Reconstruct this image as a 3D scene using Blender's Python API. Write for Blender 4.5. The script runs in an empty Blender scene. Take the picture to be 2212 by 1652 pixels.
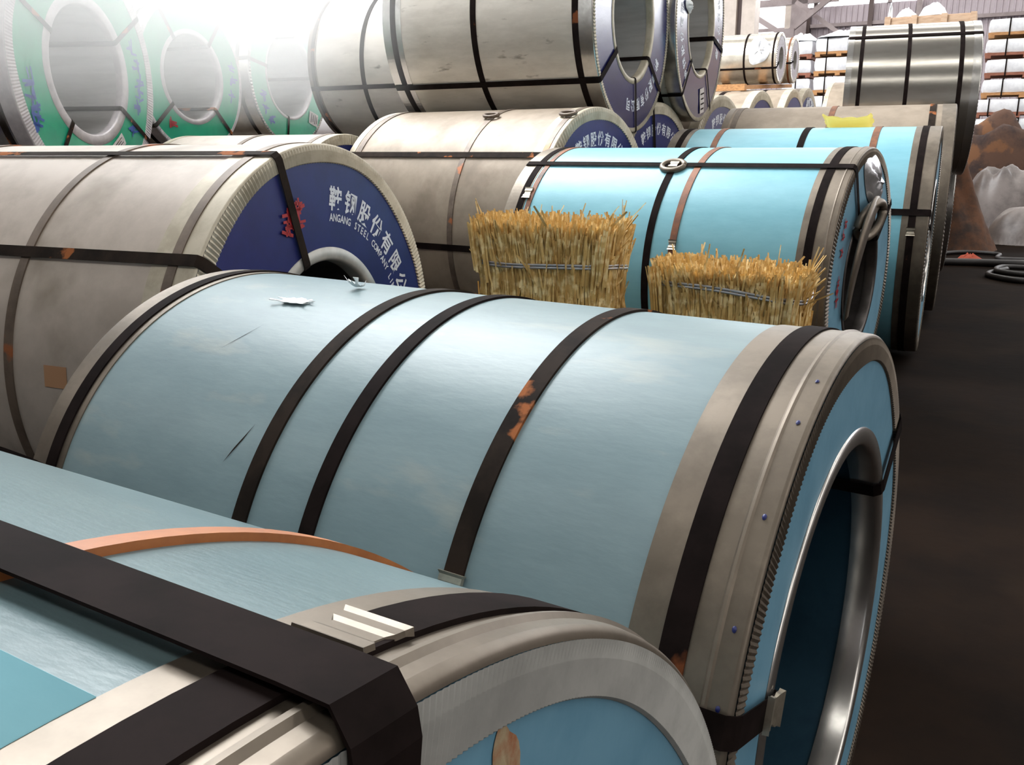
import bpy, math, random
from mathutils import Matrix, Vector
random.seed(7)
PI = math.pi
S = bpy.context.scene
COL = S.collection

# ------------------------------------------------------------------ camera
PITCH, ROLL, EYE, FPX = math.radians(15.5), math.radians(-0.5), 1.5, 1900.0
_fw = Vector((0, math.cos(PITCH), -math.sin(PITCH)))
_up = Vector((0, math.sin(PITCH), math.cos(PITCH)))
_rt = Vector((1, 0, 0))
_r2 = math.cos(ROLL) * _rt + math.sin(ROLL) * _up
_u2 = -math.sin(ROLL) * _rt + math.cos(ROLL) * _up
cam_data = bpy.data.cameras.new('camera')
cam_data.sensor_width = 36.0
cam_data.lens = FPX / 2212.0 * 36.0
cam_data.clip_start = 0.02
cam_data.clip_end = 300
cam = bpy.data.objects.new('camera', cam_data)
COL.objects.link(cam)
_m = Matrix((_r2, _u2, -_fw)).transposed().to_4x4()
_m.translation = Vector((0, 0, EYE))
cam.matrix_world = _m
S.camera = cam

# ------------------------------------------------------------------ world, exposure
world = bpy.data.worlds.new('world')
S.world = world
world.use_nodes = True
bg = world.node_tree.nodes['Background']
bg.inputs[0].default_value = (0.97, 0.98, 1.0, 1)
bg.inputs[1].default_value = 1.0
S.view_settings.view_transform = 'Standard'
S.view_settings.look = 'None'
S.view_settings.gamma = 1.0
S.view_settings.exposure = -0.02
S.view_settings.use_curve_mapping = False
S.cycles.use_denoising = True
S.cycles.max_bounces = 7
S.cycles.diffuse_bounces = 3
S.cycles.glossy_bounces = 4
S.cycles.volume_bounces = 3
S.cycles.use_light_tree = False
S.cycles.volume_step_rate = 2.0
S.cycles.use_adaptive_sampling = True
S.cycles.adaptive_threshold = 0.05
S.cycles.sample_clamp_indirect = 6.0

WINDOW_POWER = 10.0       # daylight through the glazing of the end wall
SKYLIGHT_POWER = 4.6     # translucent roof strips


# ------------------------------------------------------------------ materials
def lin(c):
    return tuple(((v / 255.0) / 12.92 if v / 255.0 <= 0.04045 else ((v / 255.0 + 0.055) / 1.055) ** 2.4) for v in c)


def mat(name, rgb, rough=0.5, metal=0.0, rgb2=None, scale=6.0, detail=6.0, lo=0.42, hi=0.62,
        bump=0.0, bscale=60.0, stretch=(1, 1, 1), spec=0.5, rvar=0.0, transmission=0.0, emit=None, coat=0.0,
        third=None, tscale=3.0, tlo=0.58, thi=0.64):
    m = bpy.data.materials.new(name)
    m.use_nodes = True
    nt = m.node_tree
    N, Lk = nt.nodes, nt.links
    b = N['Principled BSDF']
    c1 = lin(rgb) + (1,)
    b.inputs['Base Color'].default_value = c1
    b.inputs['Roughness'].default_value = rough
    b.inputs['Metallic'].default_value = metal
    b.inputs['Specular IOR Level'].default_value = spec
    b.inputs['Coat Weight'].default_value = coat
    b.inputs['Coat Roughness'].default_value = 0.15
    if transmission:
        b.inputs['Transmission Weight'].default_value = transmission
    if emit:
        b.inputs['Emission Color'].default_value = lin(emit[0]) + (1,)
        b.inputs['Emission Strength'].default_value = emit[1]
    tc = N.new('ShaderNodeTexCoord')
    mp = N.new('ShaderNodeMapping')
    mp.inputs['Scale'].default_value = stretch
    Lk.new(tc.outputs['Object'], mp.inputs['Vector'])
    if rgb2:
        nz = N.new('ShaderNodeTexNoise')
        nz.inputs['Scale'].default_value = scale
        nz.inputs['Detail'].default_value = detail
        nz.inputs['Roughness'].default_value = 0.65
        Lk.new(mp.outputs[0], nz.inputs['Vector'])
        rp = N.new('ShaderNodeMapRange')
        rp.inputs['From Min'].default_value = lo
        rp.inputs['From Max'].default_value = hi
        Lk.new(nz.outputs['Fac'], rp.inputs['Value'])
        mx = N.new('ShaderNodeMix')
        mx.data_type = 'RGBA'
        mx.inputs['A'].default_value = c1
        mx.inputs['B'].default_value = lin(rgb2) + (1,)
        Lk.new(rp.outputs[0], mx.inputs['Factor'])
        out = mx.outputs['Result']
        if third:
            n3 = N.new('ShaderNodeTexNoise')
            n3.inputs['Scale'].default_value = tscale
            n3.inputs['Detail'].default_value = 8
            Lk.new(mp.outputs[0], n3.inputs['Vector'])
            r3 = N.new('ShaderNodeMapRange')
            r3.inputs['From Min'].default_value = tlo
            r3.inputs['From Max'].default_value = thi
            Lk.new(n3.outputs['Fac'], r3.inputs['Value'])
            m3 = N.new('ShaderNodeMix')
            m3.data_type = 'RGBA'
            Lk.new(out, m3.inputs['A'])
            m3.inputs['B'].default_value = lin(third) + (1,)
            Lk.new(r3.outputs[0], m3.inputs['Factor'])
            out = m3.outputs['Result']
        Lk.new(out, b.inputs['Base Color'])
        if rvar:
            rr = N.new('ShaderNodeMapRange')
            rr.inputs['To Min'].default_value = rough - rvar
            rr.inputs['To Max'].default_value = rough + rvar
            Lk.new(nz.outputs['Fac'], rr.inputs['Value'])
            Lk.new(rr.outputs[0], b.inputs['Roughness'])
    if bump:
        nb = N.new('ShaderNodeTexNoise')
        nb.inputs['Scale'].default_value = bscale
        nb.inputs['Detail'].default_value = 4
        Lk.new(mp.outputs[0], nb.inputs['Vector'])
        bp = N.new('ShaderNodeBump')
        bp.inputs['Strength'].default_value = bump
        bp.inputs['Distance'].default_value = 0.01
        Lk.new(nb.outputs['Fac'], bp.inputs['Height'])
        Lk.new(bp.outputs[0], b.inputs['Normal'])
    return m


def emitter(name, rgb, power):
    m = bpy.data.materials.new(name)
    m.use_nodes = True
    nt = m.node_tree
    nt.nodes.remove(nt.nodes['Principled BSDF'])
    e = nt.nodes.new('ShaderNodeEmission')
    e.inputs[0].default_value = lin(rgb) + (1,)
    e.inputs[1].default_value = power
    nt.links.new(e.outputs[0], nt.nodes['Material Output'].inputs[0])
    return m


M = {
    'film': mat('pale_blue_film', (132, 152, 157), 0.36, 0.0, (122, 142, 148), 5, spec=0.2, stretch=(1, 3, 3), lo=0.35, hi=0.7, bump=0.04, bscale=30,
                third=(150, 160, 158), tscale=4, tlo=0.6, thi=0.75),
    'film_shaded': mat('shaded_blue_film', (102, 123, 127), 0.3, 0.0, (92, 113, 118), 5, spec=0.25, stretch=(1, 3, 3), lo=0.35, hi=0.7, bump=0.05, bscale=60,  # darker copy of the film, dimmer light on the nearest coil put into colour
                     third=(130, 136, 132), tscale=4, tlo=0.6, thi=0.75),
    'film_bright': mat('bright_blue_film', (128, 184, 198), 0.38, 0.0, (118, 174, 189), 5, spec=0.3, stretch=(1, 3, 3), lo=0.35, hi=0.7, bump=0.03, bscale=30),
    'film_end': mat('blue_end_board', (112, 158, 182), 0.4, 0.0, (98, 145, 170), 7, bump=0.05, bscale=20),
    'zinc': mat('bare_zinc_sheet', (122, 112, 100), 0.42, 0.6, (106, 97, 86), 9, bump=0.03, bscale=40, rvar=0.06),
    'zinc_bright': mat('bright_zinc_sheet', (196, 194, 190), 0.24, 0.9, (176, 174, 170), 8, bump=0.02, bscale=30, rvar=0.05),
    'zinc_rib': mat('crimped_zinc', (178, 178, 174), 0.45, 0.25, (160, 160, 156), 12),
    'silver': mat('galvanised_wrap', (206, 200, 190), 0.36, 0.25, (190, 184, 174), 4, stretch=(0.6, 2, 2), rvar=0.06, bump=0.03, bscale=14,
                  third=(120, 112, 102), tscale=7, tlo=0.66, thi=0.74),
    'mirror_silver': mat('polished_wrap', (190, 186, 178), 0.2, 0.9, (172, 168, 160), 3, stretch=(0.5, 2, 2), rvar=0.05, bump=0.03, bscale=10),
    'grey': mat('dusty_grey_wrap', (186, 175, 164), 0.5, 0.1, (171, 160, 149), 4, rvar=0.08, bump=0.04, bscale=20,
                third=(146, 135, 122), tscale=3, tlo=0.55, thi=0.7),
    'grey_dark': mat('dusty_brown_grey_wrap', (150, 136, 120), 0.55, 0.2, (134, 121, 106), 4, rvar=0.08, bump=0.04, bscale=20,
                     third=(118, 104, 88), tscale=3, tlo=0.55, thi=0.7),
    'cream_guard': mat('dusty_cream_guard', (186, 178, 160), 0.5, 0.25, (166, 157, 138), 10),
    'navy': mat('navy_end_board', (30, 40, 106), 0.4, 0.0, (25, 34, 94), 5, bump=0.03, bscale=8),
    'navy_sheen': mat('navy_plastic_end', (34, 36, 92), 0.22, 0.0, (28, 30, 80), 4, bump=0.12, bscale=4, spec=0.6),
    'green': mat('green_plastic_end', (36, 156, 118), 0.3, 0.0, (30, 144, 112), 4, bump=0.3, bscale=5, spec=0.7),
    'black_strap': mat('black_steel_strap', (32, 25, 24), 0.7, 0.0, (22, 17, 16), 12, spec=0.03, third=(112, 66, 42), tscale=5, tlo=0.68, thi=0.71),
    'worn_strap': mat('worn_steel_strap', (46, 38, 33), 0.7, 0.0, (32, 27, 24), 10, spec=0.04, third=(150, 92, 56), tscale=7, tlo=0.6, thi=0.63),
    'dusty_strap': mat('dusty_steel_strap', (112, 98, 86), 0.5, 0.3, (92, 80, 70), 9, third=(158, 96, 60), tscale=6, tlo=0.62, thi=0.66),
    'rust_strap': mat('rusty_strap', (128, 76, 42), 0.6, 0.1, (96, 56, 34), 14, third=(70, 48, 38), tscale=8, tlo=0.6, thi=0.7),
    'orange_strap': mat('orange_brown_strap', (178, 110, 60), 0.5, 0.0, (150, 88, 48), 9),
    'clip': mat('strap_clip_metal', (190, 182, 166), 0.35, 0.8, (150, 142, 128), 14),
    'bore': mat('bore_steel', (196, 194, 192), 0.3, 0.45, (178, 176, 174), 6, stretch=(0.3, 2, 2)),
    'bore_dark': mat('dark_bore_steel', (92, 88, 86), 0.35, 0.7, (74, 70, 68), 6),  # darker, even steel tone
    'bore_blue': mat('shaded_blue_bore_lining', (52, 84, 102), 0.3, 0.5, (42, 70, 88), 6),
    'pale_guard': mat('pale_plastic_guard', (196, 190, 190), 0.35, 0.1, (176, 170, 172), 9),
    'white_ink': mat('white_print', (214, 220, 230), 0.5),
    'blue_ink': mat('blue_print', (52, 84, 158), 0.5),
    'red_ink': mat('red_print', (160, 34, 40), 0.5),
    'paper': mat('label_paper', (206, 200, 196), 0.7, 0.0, (190, 184, 182), 30),
    'scrap': mat('torn_white_film', (232, 238, 240), 0.4),
    'yellow': mat('yellow_paper', (246, 232, 150), 0.6, 0.0, (240, 224, 136), 10),
    'straw': mat('dry_straw', (226, 192, 124), 0.65, 0.0, (198, 158, 92), 22, lo=0.35, hi=0.65, third=(246, 222, 166), tscale=30, tlo=0.5, thi=0.62),
    'straw_core': mat('straw_core', (150, 104, 54), 0.8, 0.0, (120, 78, 36), 18),
    'wire': mat('galvanised_wire', (176, 176, 180), 0.35, 0.8),
    'floor': mat('dark_earth_floor', (27, 18, 12), 0.9, 0.0, (18, 12, 9), 1.2, spec=0.05, bump=0.3, bscale=8, third=(38, 28, 20), tscale=0.9, tlo=0.55, thi=0.72),
    'wall': mat('corrugated_cladding', (186, 176, 182), 0.5, 0.2, (170, 160, 166), 0.7),
    'wall_in': mat('inner_wall', (150, 144, 142), 0.7, 0.0, (138, 132, 130), 0.5),
    'roof': mat('roof_sheet', (150, 146, 144), 0.6, 0.0, (136, 132, 130), 0.5),
    'steel_frame': mat('primer_painted_steel', (158, 146, 146), 0.5, 0.1, (140, 128, 128), 2),
    'column': mat('cream_painted_steel', (206, 194, 184), 0.5, 0.0, (190, 178, 168), 2),
    'column_dark': mat('dark_web_steel', (92, 78, 76), 0.6),
    'foil': mat('crinkled_silver_foil', (224, 226, 230), 0.22, 0.75, (206, 208, 212), 6, bump=0.5, bscale=9),
    'foil_warm': mat('crinkled_warm_foil', (206, 200, 188), 0.27, 0.7, (188, 182, 170), 6, bump=0.4, bscale=6),
    'white_wrap': mat('white_plastic_wrap', (236, 238, 242), 0.3, 0.1, (214, 216, 222), 5, bump=0.5, bscale=6),
    'wood': mat('pallet_wood', (188, 140, 92), 0.75, 0.0, (160, 114, 72), 9, stretch=(1, 6, 6)),
    'wood_red': mat('reddish_pallet_wood', (150, 96, 76), 0.75, 0.0, (126, 78, 60), 9, stretch=(1, 6, 6)),
    'plank': mat('pale_crate_wood', (200, 172, 146), 0.75, 0.0, (182, 152, 126), 6, stretch=(1, 5, 5)),
    'rust': mat('rust_scrap', (84, 52, 30), 0.9, 0.0, (46, 32, 26), 3, bump=0.6, bscale=9),
    'brown': mat('brown_rubble', (92, 68, 56), 0.9, 0.0, (58, 46, 44), 2.2, bump=0.8, bscale=5, third=(120, 84, 58), tscale=3),
    'bag': mat('dirty_clear_plastic', (126, 118, 115), 0.4, 0.0, (98, 91, 89), 2.5, bump=0.6, bscale=6),
    'rubber': mat('black_rubber_hose', (30, 26, 26), 0.5),
    'orange_rag': mat('orange_rag', (150, 62, 38), 0.8),
    'window_glow': emitter('daylit_glazing', (250, 252, 255), WINDOW_POWER),
    'window_right': emitter('daylit_side_glazing', (255, 250, 244), 3.5),
    'window_soft': emitter('daylit_translucent_sheet', (255, 250, 250), 1.6),
    'roof_fill': emitter('added_roof_fill_glow', (250, 253, 255), 24.0),  # glow of the added panel above the green-ended coils
    'sky_strip': emitter('daylit_roof_strip', (255, 252, 246), SKYLIGHT_POWER),
}


_y = M['yellow'].node_tree
_tr = _y.nodes.new('ShaderNodeBsdfTranslucent')
_tr.inputs[0].default_value = lin((255, 242, 176)) + (1,)
_mx = _y.nodes.new('ShaderNodeMixShader')
_mx.inputs[0].default_value = 0.5
_y.links.new(_y.nodes['Principled BSDF'].outputs[0], _mx.inputs[1])
_y.links.new(_tr.outputs[0], _mx.inputs[2])
_y.links.new(_mx.outputs[0], _y.nodes['Material Output'].inputs[0])


_h = bpy.data.materials.new('glare_haze_volume')  # scattering volume that stands in for lens glare
_h.use_nodes = True
_hn = _h.node_tree
_hn.nodes.remove(_hn.nodes['Principled BSDF'])
_vs = _hn.nodes.new('ShaderNodeVolumeScatter')
_vs.inputs['Color'].default_value = (1, 1, 1, 1)
_vs.inputs['Density'].default_value = 0.42
_vs.inputs['Anisotropy'].default_value = 0.2
_tc = _hn.nodes.new('ShaderNodeTexCoord')
_sx = _hn.nodes.new('ShaderNodeSeparateXYZ')
_mr = _hn.nodes.new('ShaderNodeMapRange')          # the added glare haze thins out downwards
for _k, _v in (('From Min', 1.6), ('From Max', 2.5), ('To Min', 0.0), ('To Max', 0.5)):
    _mr.inputs[_k].default_value = _v
_hn.links.new(_tc.outputs['Object'], _sx.inputs[0])
_hn.links.new(_sx.outputs['Z'], _mr.inputs['Value'])
_hn.links.new(_mr.outputs[0], _vs.inputs['Density'])
_hn.links.new(_vs.outputs[0], _hn.nodes['Material Output'].inputs['Volume'])
M['haze'] = _h


# ------------------------------------------------------------------ mesh helpers
def put(name, verts, faces, m, parent=None, smooth=True, kind=None):
    me = bpy.data.meshes.new(name)
    me.from_pydata([tuple(v) for v in verts], [], faces)
    me.materials.append(M[m] if isinstance(m, str) else m)
    if smooth:
        me.polygons.foreach_set('use_smooth', [True] * len(me.polygons))
    me.update()
    o = bpy.data.objects.new(name, me)
    COL.objects.link(o)
    if parent is not None:
        o.parent = parent
    if kind:
        o['kind'] = kind
    return o


def thing(name, label, cat, loc=(0, 0, 0), rz=0.0, group=None):
    o = bpy.data.objects.new(name, None)
    o.empty_display_size = 0.1
    COL.objects.link(o)
    o.location = loc
    o.rotation_euler = (0, 0, rz)
    o['label'] = label
    o['category'] = cat
    if group:
        o['group'] = group
    return o


def tag(o, label, cat, group=None):
    o['label'] = label
    o['category'] = cat
    if group:
        o['group'] = group
    return o


class MB:
    def __init__(self):
        self.v, self.f = [], []

    def add(self, v, f):
        n = len(self.v)
        self.v += [tuple(p) for p in v]
        self.f += [tuple(i + n for i in q) for q in f]
        return self

    def box(self, x0, x1, y0, y1, z0, z1, T=None):
        v = [Vector(p) for p in ((x0, y0, z0), (x1, y0, z0), (x1, y1, z0), (x0, y1, z0), (x0, y0, z1), (x1, y0, z1), (x1, y1, z1), (x0, y1, z1))]
        if T is not None:
            v = [T @ p for p in v]
        return self.add(v, [(3, 2, 1, 0), (4, 5, 6, 7), (0, 1, 5, 4), (1, 2, 6, 5), (2, 3, 7, 6), (3, 0, 4, 7)])

    def bar(self, a, b, w, h, up=(0, 0, 1)):
        a, b = Vector(a), Vector(b)
        d = (b - a).normalized()
        s = d.cross(Vector(up))
        if s.length < 1e-4:
            s = d.cross(Vector((1, 0, 0)))
        s.normalize()
        u = s.cross(d)
        v = [p + s * (i * w / 2) + u * (j * h / 2) for p in (a, b) for i, j in ((-1, -1), (1, -1), (1, 1), (-1, 1))]
        return self.add(v, [(0, 1, 2, 3), (7, 6, 5, 4), (0, 4, 5, 1), (1, 5, 6, 2), (2, 6, 7, 3), (3, 7, 4, 0)])

    def tube(self, pts, r, n=8):
        pts = [Vector(p) for p in pts]
        rings = []
        for i, p in enumerate(pts):
            d = (pts[min(i + 1, len(pts) - 1)] - pts[max(i - 1, 0)]).normalized()
            s = d.cross(Vector((0, 0, 1)))
            if s.length < 1e-3:
                s = d.cross(Vector((1, 0, 0)))
            s.normalize()
            u = s.cross(d)
            rings.append([p + r * (math.cos(2 * PI * k / n) * s + math.sin(2 * PI * k / n) * u) for k in range(n)])
        v = [q for g in rings for q in g]
        f = [(i * n + k, i * n + (k + 1) % n, (i + 1) * n + (k + 1) % n, (i + 1) * n + k) for i in range(len(pts) - 1) for k in range(n)]
        f += [tuple(range(n))[::-1], tuple(range((len(pts) - 1) * n, len(pts) * n))]
        return self.add(v, f)

    def build(self, name, m, parent=None, smooth=False, kind=None):
        return put(name, self.v, self.f, m, parent, smooth, kind)


def lathe(mb, polylines, cz, seg=160, a0=0.0, a1=2 * PI, mod=None):
    """Revolve (x, r) polylines about the coil axis (local x, at height cz). Angle 0 = far side, 90 deg = top."""
    full = abs(a1 - a0 - 2 * PI) < 1e-6
    n = seg if full else seg + 1
    for pl in polylines:
        v, f = [], []
        for k in range(n):
            a = a0 + (a1 - a0) * k / seg
            for j, (x, r) in enumerate(pl):
                if mod:
                    x, r = mod(j, k, a, x, r)
                v.append((x, r * math.cos(a), cz + r * math.sin(a)))
        q = len(pl)
        for k in range(seg):
            k2 = (k + 1) % n
            for j in range(q - 1):
                f.append((k * q + j, k2 * q + j, k2 * q + j + 1, k * q + j + 1))
        mb.add(v, f)
    return mb


# ------------------------------------------------------------------ text helpers
_glyph_cache = {}


def glyph(ch):
    if ch not in _glyph_cache:
        c = bpy.data.curves.new('glyph', 'FONT')
        c.body = ch
        c.align_x = 'CENTER'
        c.resolution_u = 2
        c.offset = 0.022
        o = bpy.data.objects.new('glyph', c)
        COL.objects.link(o)
        dg = bpy.context.evaluated_depsgraph_get()
        dg.update()
        me = bpy.data.meshes.new_from_object(o.evaluated_get(dg))
        _glyph_cache[ch] = ([tuple(v.co) for v in me.vertices], [tuple(p.vertices) for p in me.polygons])
        bpy.data.objects.remove(o)
        bpy.data.curves.remove(c)
        bpy.data.meshes.remove(me)
    return _glyph_cache[ch]


def arc_text(mb, text, cz, rho, size, phi0, step, x, wide=1.0):
    """Letters set round an arc on the end face, tops outward, reading clockwise seen from the +x side."""
    for i, ch in enumerate(text):
        if ch == ' ':
            continue
        gv, gf = glyph(ch)
        ph = phi0 - i * step
        out = Vector((0, math.cos(ph), math.sin(ph)))
        tan = Vector((0, math.sin(ph), -math.cos(ph)))
        c = Vector((x, 0, cz)) + out * rho
        mb.add([c + tan * (p[0] * size * wide) + out * (p[1] * size) for p in gv], gf)


def strokes(mb, cz, rho, phi, size, seed, x=0.006):
    """A brush-lettered mark: a small cluster of bars on the end face."""
    rnd = random.Random(seed)
    out = Vector((0, math.cos(phi), math.sin(phi)))
    tan = Vector((0, -math.sin(phi), math.cos(phi)))
    c = Vector((x, 0, cz)) + out * rho
    zz, yy = Vector((0, 0, 1)), Vector((0, 1, 0))
    for i in range(5):
        hor = i % 2 == 0
        d = (yy if hor else zz).copy()
        d = (d + (zz if hor else yy) * rnd.uniform(-0.35, 0.35)).normalized()
        e = Vector((1, 0, 0)).cross(d)
        o = c + yy * rnd.uniform(-.3, .3) * size + zz * rnd.uniform(-.35, .35) * size
        l, w = size * rnd.uniform(.3, .5), size * rnd.uniform(.06, .1)
        mb.add([o - d * l - e * w, o + d * l - e * w, o + d * l + e * w, o - d * l + e * w], [(0, 1, 2, 3)])


# ------------------------------------------------------------------ coil builder
def coil(label, pos, R, L, al, r, wrap='grey', disc='navy', guard='cream_guard', face_w=0.07, band=0.06, ridge=None,
         pleats=300, pleat_amp=0.002, bore='bore', inner='cream_guard', inner_w=0.035, group=None, seg=192, left_band=0.05,
         guard_mat_left=None, flange=None):
    x, y, z = pos
    t = thing('steel_coil', label, 'coil', (x, y, z - R), -math.radians(al), group)
    t['_R'], t['_L'], t['_r'] = R, L, r
    c = R
    mb = MB()
    lathe(mb, [[(-0.002, R), (-L + 0.002, R)]], c, seg)
    o = mb.build('wrap_sheet', wrap, t, True)
    mb = MB()
    lathe(mb, [[(0.0, r), (0.0, R - 0.002), (-0.002, R)]], c, seg)
    mb.build('end_disc', disc, t, False)
    mb = MB()
    lathe(mb, [[(-L, R), (-L, r)]], c, 96)
    mb.build('end_disc', disc, t, False)
    mb = MB()
    lathe(mb, [[(0, r), (-L, r)]], c, 96)
    mb.build('bore_lining', bore, t, True)
    # outer edge guard: sleeve on the barrel, rounded corner, crimped flange on the face
    e = 0.0025
    rf = R * (1 - face_w)
    sleeve = [(-band, R), (-band, R + e)]
    main = [(-band, R + e)]
    if ridge:
        for q, h in ((ridge + .006, 0), (ridge + .003, .0035), (ridge - .001, .004), (ridge - .004, .001)):
            main.append((-q, R + e + h))
    main.append((-0.0045, R + e))
    corner = []
    for k in range(4):
        a = k / 3 * PI / 2
        corner.append((-0.0045 + (0.0045 + e) * math.sin(a), R - 0.0045 + (0.0045 + e) * math.cos(a)))
    mb = MB()
    segs = [main[k:k + 2] for k in range(len(main) - 1)]
    lathe(mb, [sleeve] + segs + [corner], c, seg)
    mb.build('outer_edge_guard', guard, t, True)
    np_ = pleats * 2
    ampl = pleat_amp
    fl = [(e + 0.0015, R - 0.004), (e + 0.0015, R - (R - rf) * 0.35), (e + 0.001, rf + 0.002), (0.0005, rf)]

    def mod(j, k, a, xx, rr):
        s = 1 if k % 2 else -1
        if j == 0:
            return xx + s * ampl * 0.5, rr
        if j == 3:
            return xx, rr + s * ampl * 0.8 + 0.004 * math.sin(7 * a) * face_w / .07
        return xx + s * ampl + ampl, rr + (0.004 * math.sin(7 * a) * face_w / .07 if j == 2 else 0)
    mb = MB()
    lathe(mb, [fl], c, np_, mod=mod)
    mb.build('crimped_flange', flange or guard, t, False)
    mb = MB()
    lathe(mb, [[(-L + left_band, R), (-L + left_band, R + e), (-L - e, R + e), (-L - e, rf)]], c, seg)
    mb.build('outer_edge_guard', guard_mat_left or guard, t, False)
    if inner:
        iw = inner_w
        mb = MB()
        lathe(mb, [[(0.0005, r + iw), (0.004, r + iw - 0.002), (0.005, r + 0.006), (0.002, r), (-0.006, r - 0.004), (-0.05, r - 0.004)]], c, 128)
        mb.build('inner_edge_guard', inner, t, True)
    return t


def ring_strap(t, tt, m='black_strap', w=0.033, lift=0.003, a0=0, a1=360):
    R = t['_R']
    p = [(-tt - w / 2, R), (-tt - w / 2, R + lift + 0.0018)], [(-tt - w / 2, R + lift + 0.0018), (-tt + w / 2, R + lift + 0.0018)], [(-tt + w / 2, R + lift + 0.0018), (-tt + w / 2, R)]
    mb = MB()
    lathe(mb, p, R, 192, math.radians(a0), math.radians(a1))
    return mb.build('strap', m, t, True)


def long_strap(t, phi, m='black_strap', w=0.033, lift=0.0055, bore_only=False):
    """Strap that runs along the barrel, over both faces and back through the bore."""
    R, L, r = t['_R'], t['_L'], t['_r']
    ph = math.radians(phi)
    out = Vector((0, math.cos(ph), math.sin(ph)))
    tan = Vector((0, -math.sin(ph), math.cos(ph)))
    o, i, f = R + lift, r - 0.007, 0.009
    path = [(-L * .5, o), (-.03, o), (-.004, o - .0005), (f - .003, R - .003), (f, R - .014), (f, r + .012), (f - .003, r + .001), (-.006, i), (-.05, i),
            (-L + .05, i), (-L + .006, i), (-L - f + .003, r + .001), (-L - f, r + .012), (-L - f, R - .014), (-L - f + .003, R - .003), (-L + .004, o - .0005), (-L + .03, o)]
    v, fc = [], []
    n = len(path)
    th = 0.0018
    for k, (x, rho) in enumerate(path):
        a, b = path[k - 1], path[(k + 1) % n]
        dx, dr = b[0] - a[0], b[1] - a[1]
        l = math.hypot(dx, dr) or 1
        nx, nr = -dr / l, dx / l
        for s, h in ((-1, 0), (1, 0), (1, th), (-1, th)):
            p = Vector((x + nx * h, 0, R)) + out * (rho + nr * h) + tan * (s * w / 2)
            v.append(p)
    for k in range(n):
        k2 = (k + 1) % n
        for j in range(4):
            fc.append((k * 4 + j, k * 4 + (j + 1) % 4, k2 * 4 + (j + 1) % 4, k2 * 4 + j))
    return put('lengthwise_strap', v, fc, m, t, False)


def on_coil(t, tt, phi, lift=0.0):
    """Local matrix on the barrel: x along the axis, y round the barrel, z outward."""
    ph = math.radians(phi)
    out = Vector((0, math.cos(ph), math.sin(ph)))
    tan = Vector((0, -math.sin(ph), math.cos(ph)))
    m = Matrix((Vector((1, 0, 0)), tan, out)).transposed().to_4x4()
    m.translation = Vector((-tt, 0, t['_R'])) + out * (t['_R'] + lift)
    return m


def on_face(t, rho, phi, lift=0.004):
    """Local matrix on the near end face: x round the face, y outward along the radius, z out of the face."""
    ph = math.radians(phi)
    out = Vector((0, math.cos(ph), math.sin(ph)))
    tan = Vector((0, -math.sin(ph), math.cos(ph)))
    m = Matrix((-tan, out, Vector((1, 0, 0)))).transposed().to_4x4()
    m.translation = Vector((lift, 0, t['_R'])) + out * (rho * t['_R'])
    return m


def clip(t, T, along=0.05, across=0.042, m='clip', h=0.006):
    """Crimped strap seal: folded sleeve with flared ends and two nips."""
    mb = MB()
    a, b = along / 2, across / 2
    xs = [-a, -a * .8, -a * .4, -a * .2, a * .2, a * .4, a * .8, a]
    hs = [h * 1.5, h, h, h * .55, h * .55, h, h, h * 1.5]
    bs = [b * 1.12, b, b, b * .82, b * .82, b, b, b * 1.12]
    v, f = [], []
    for q, hh, bb in zip(xs, hs, bs):
        v += [(-bb, q, 0), (-bb * .96, q, hh), (bb * .96, q, hh), (bb, q, 0)]
    for k in range(len(xs) - 1):
        for j in range(3):
            f.append((k * 4 + j, k * 4 + j + 1, k * 4 + 5 + j, k * 4 + 4 + j))
    f += [(3, 2, 1, 0), (28, 29, 30, 31)]
    mb.add([T @ Vector(p) for p in v], f)
    return mb.build('strap_clip', m, t)


def lettering(t, phi0, step=10.3, rho=0.715, size=0.118, english=True, m='white_ink', text='鞍钢股份有限公司', x=0.0012, erho=0.655):
    R = t['_R']
    mb = MB()
    arc_text(mb, text, R, rho * R, size * R, math.radians(phi0), math.radians(step), x, 0.92)
    if english:
        e = 'ANGANG STEEL COMPANY LIMITED'
        arc_text(mb, e, R, erho * R, 0.05 * R, math.radians(phi0 + 2.6), math.radians(step * 0.262), x, 0.85)
    return mb.build('lettering', m, t)


def face_label(t, rho, phi, w, h, rot=0.0, m='paper'):
    T = on_face(t, rho, phi, 0.006) @ Matrix.Rotation(math.radians(rot), 4, 'Z')
    mb = MB()
    v, f = [], []
    for i in range(5):
        for j in range(5):
            v.append(T @ Vector(((i / 4 - .5) * w, (j / 4 - .5) * h, 0.004 * math.sin(i * 1.3 + j * .8) ** 2)))
    for i in range(4):
        for j in range(4):
            f.append((i * 5 + j, i * 5 + j + 5, i * 5 + j + 6, i * 5 + j + 1))
    mb.add(v, f)
    o = mb.build('paper_label', m, t, True)
    mb = MB()
    for k in range(4):
        yy = h * (.32 - .2 * k)
        mb.add([T @ Vector((sx * w * (.38 if k % 2 else .3), yy + sy * h * .03, 0.0065)) for sx, sy in ((-1, -1), (1, -1), (1, 1), (-1, 1))], [(0, 1, 2, 3)])
    mb.build('print', M['worn_strap'], o)
    return o


def marks(t, spots, m, size):
    for k, (rho, phi) in enumerate(spots):
        mb = MB()
        strokes(mb, t['_R'], rho * t['_R'], math.radians(phi), size, 31 + k * 7 + int(phi))
        mb.build('brush_mark', m, t)['kind'] = 'stuff'


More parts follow.
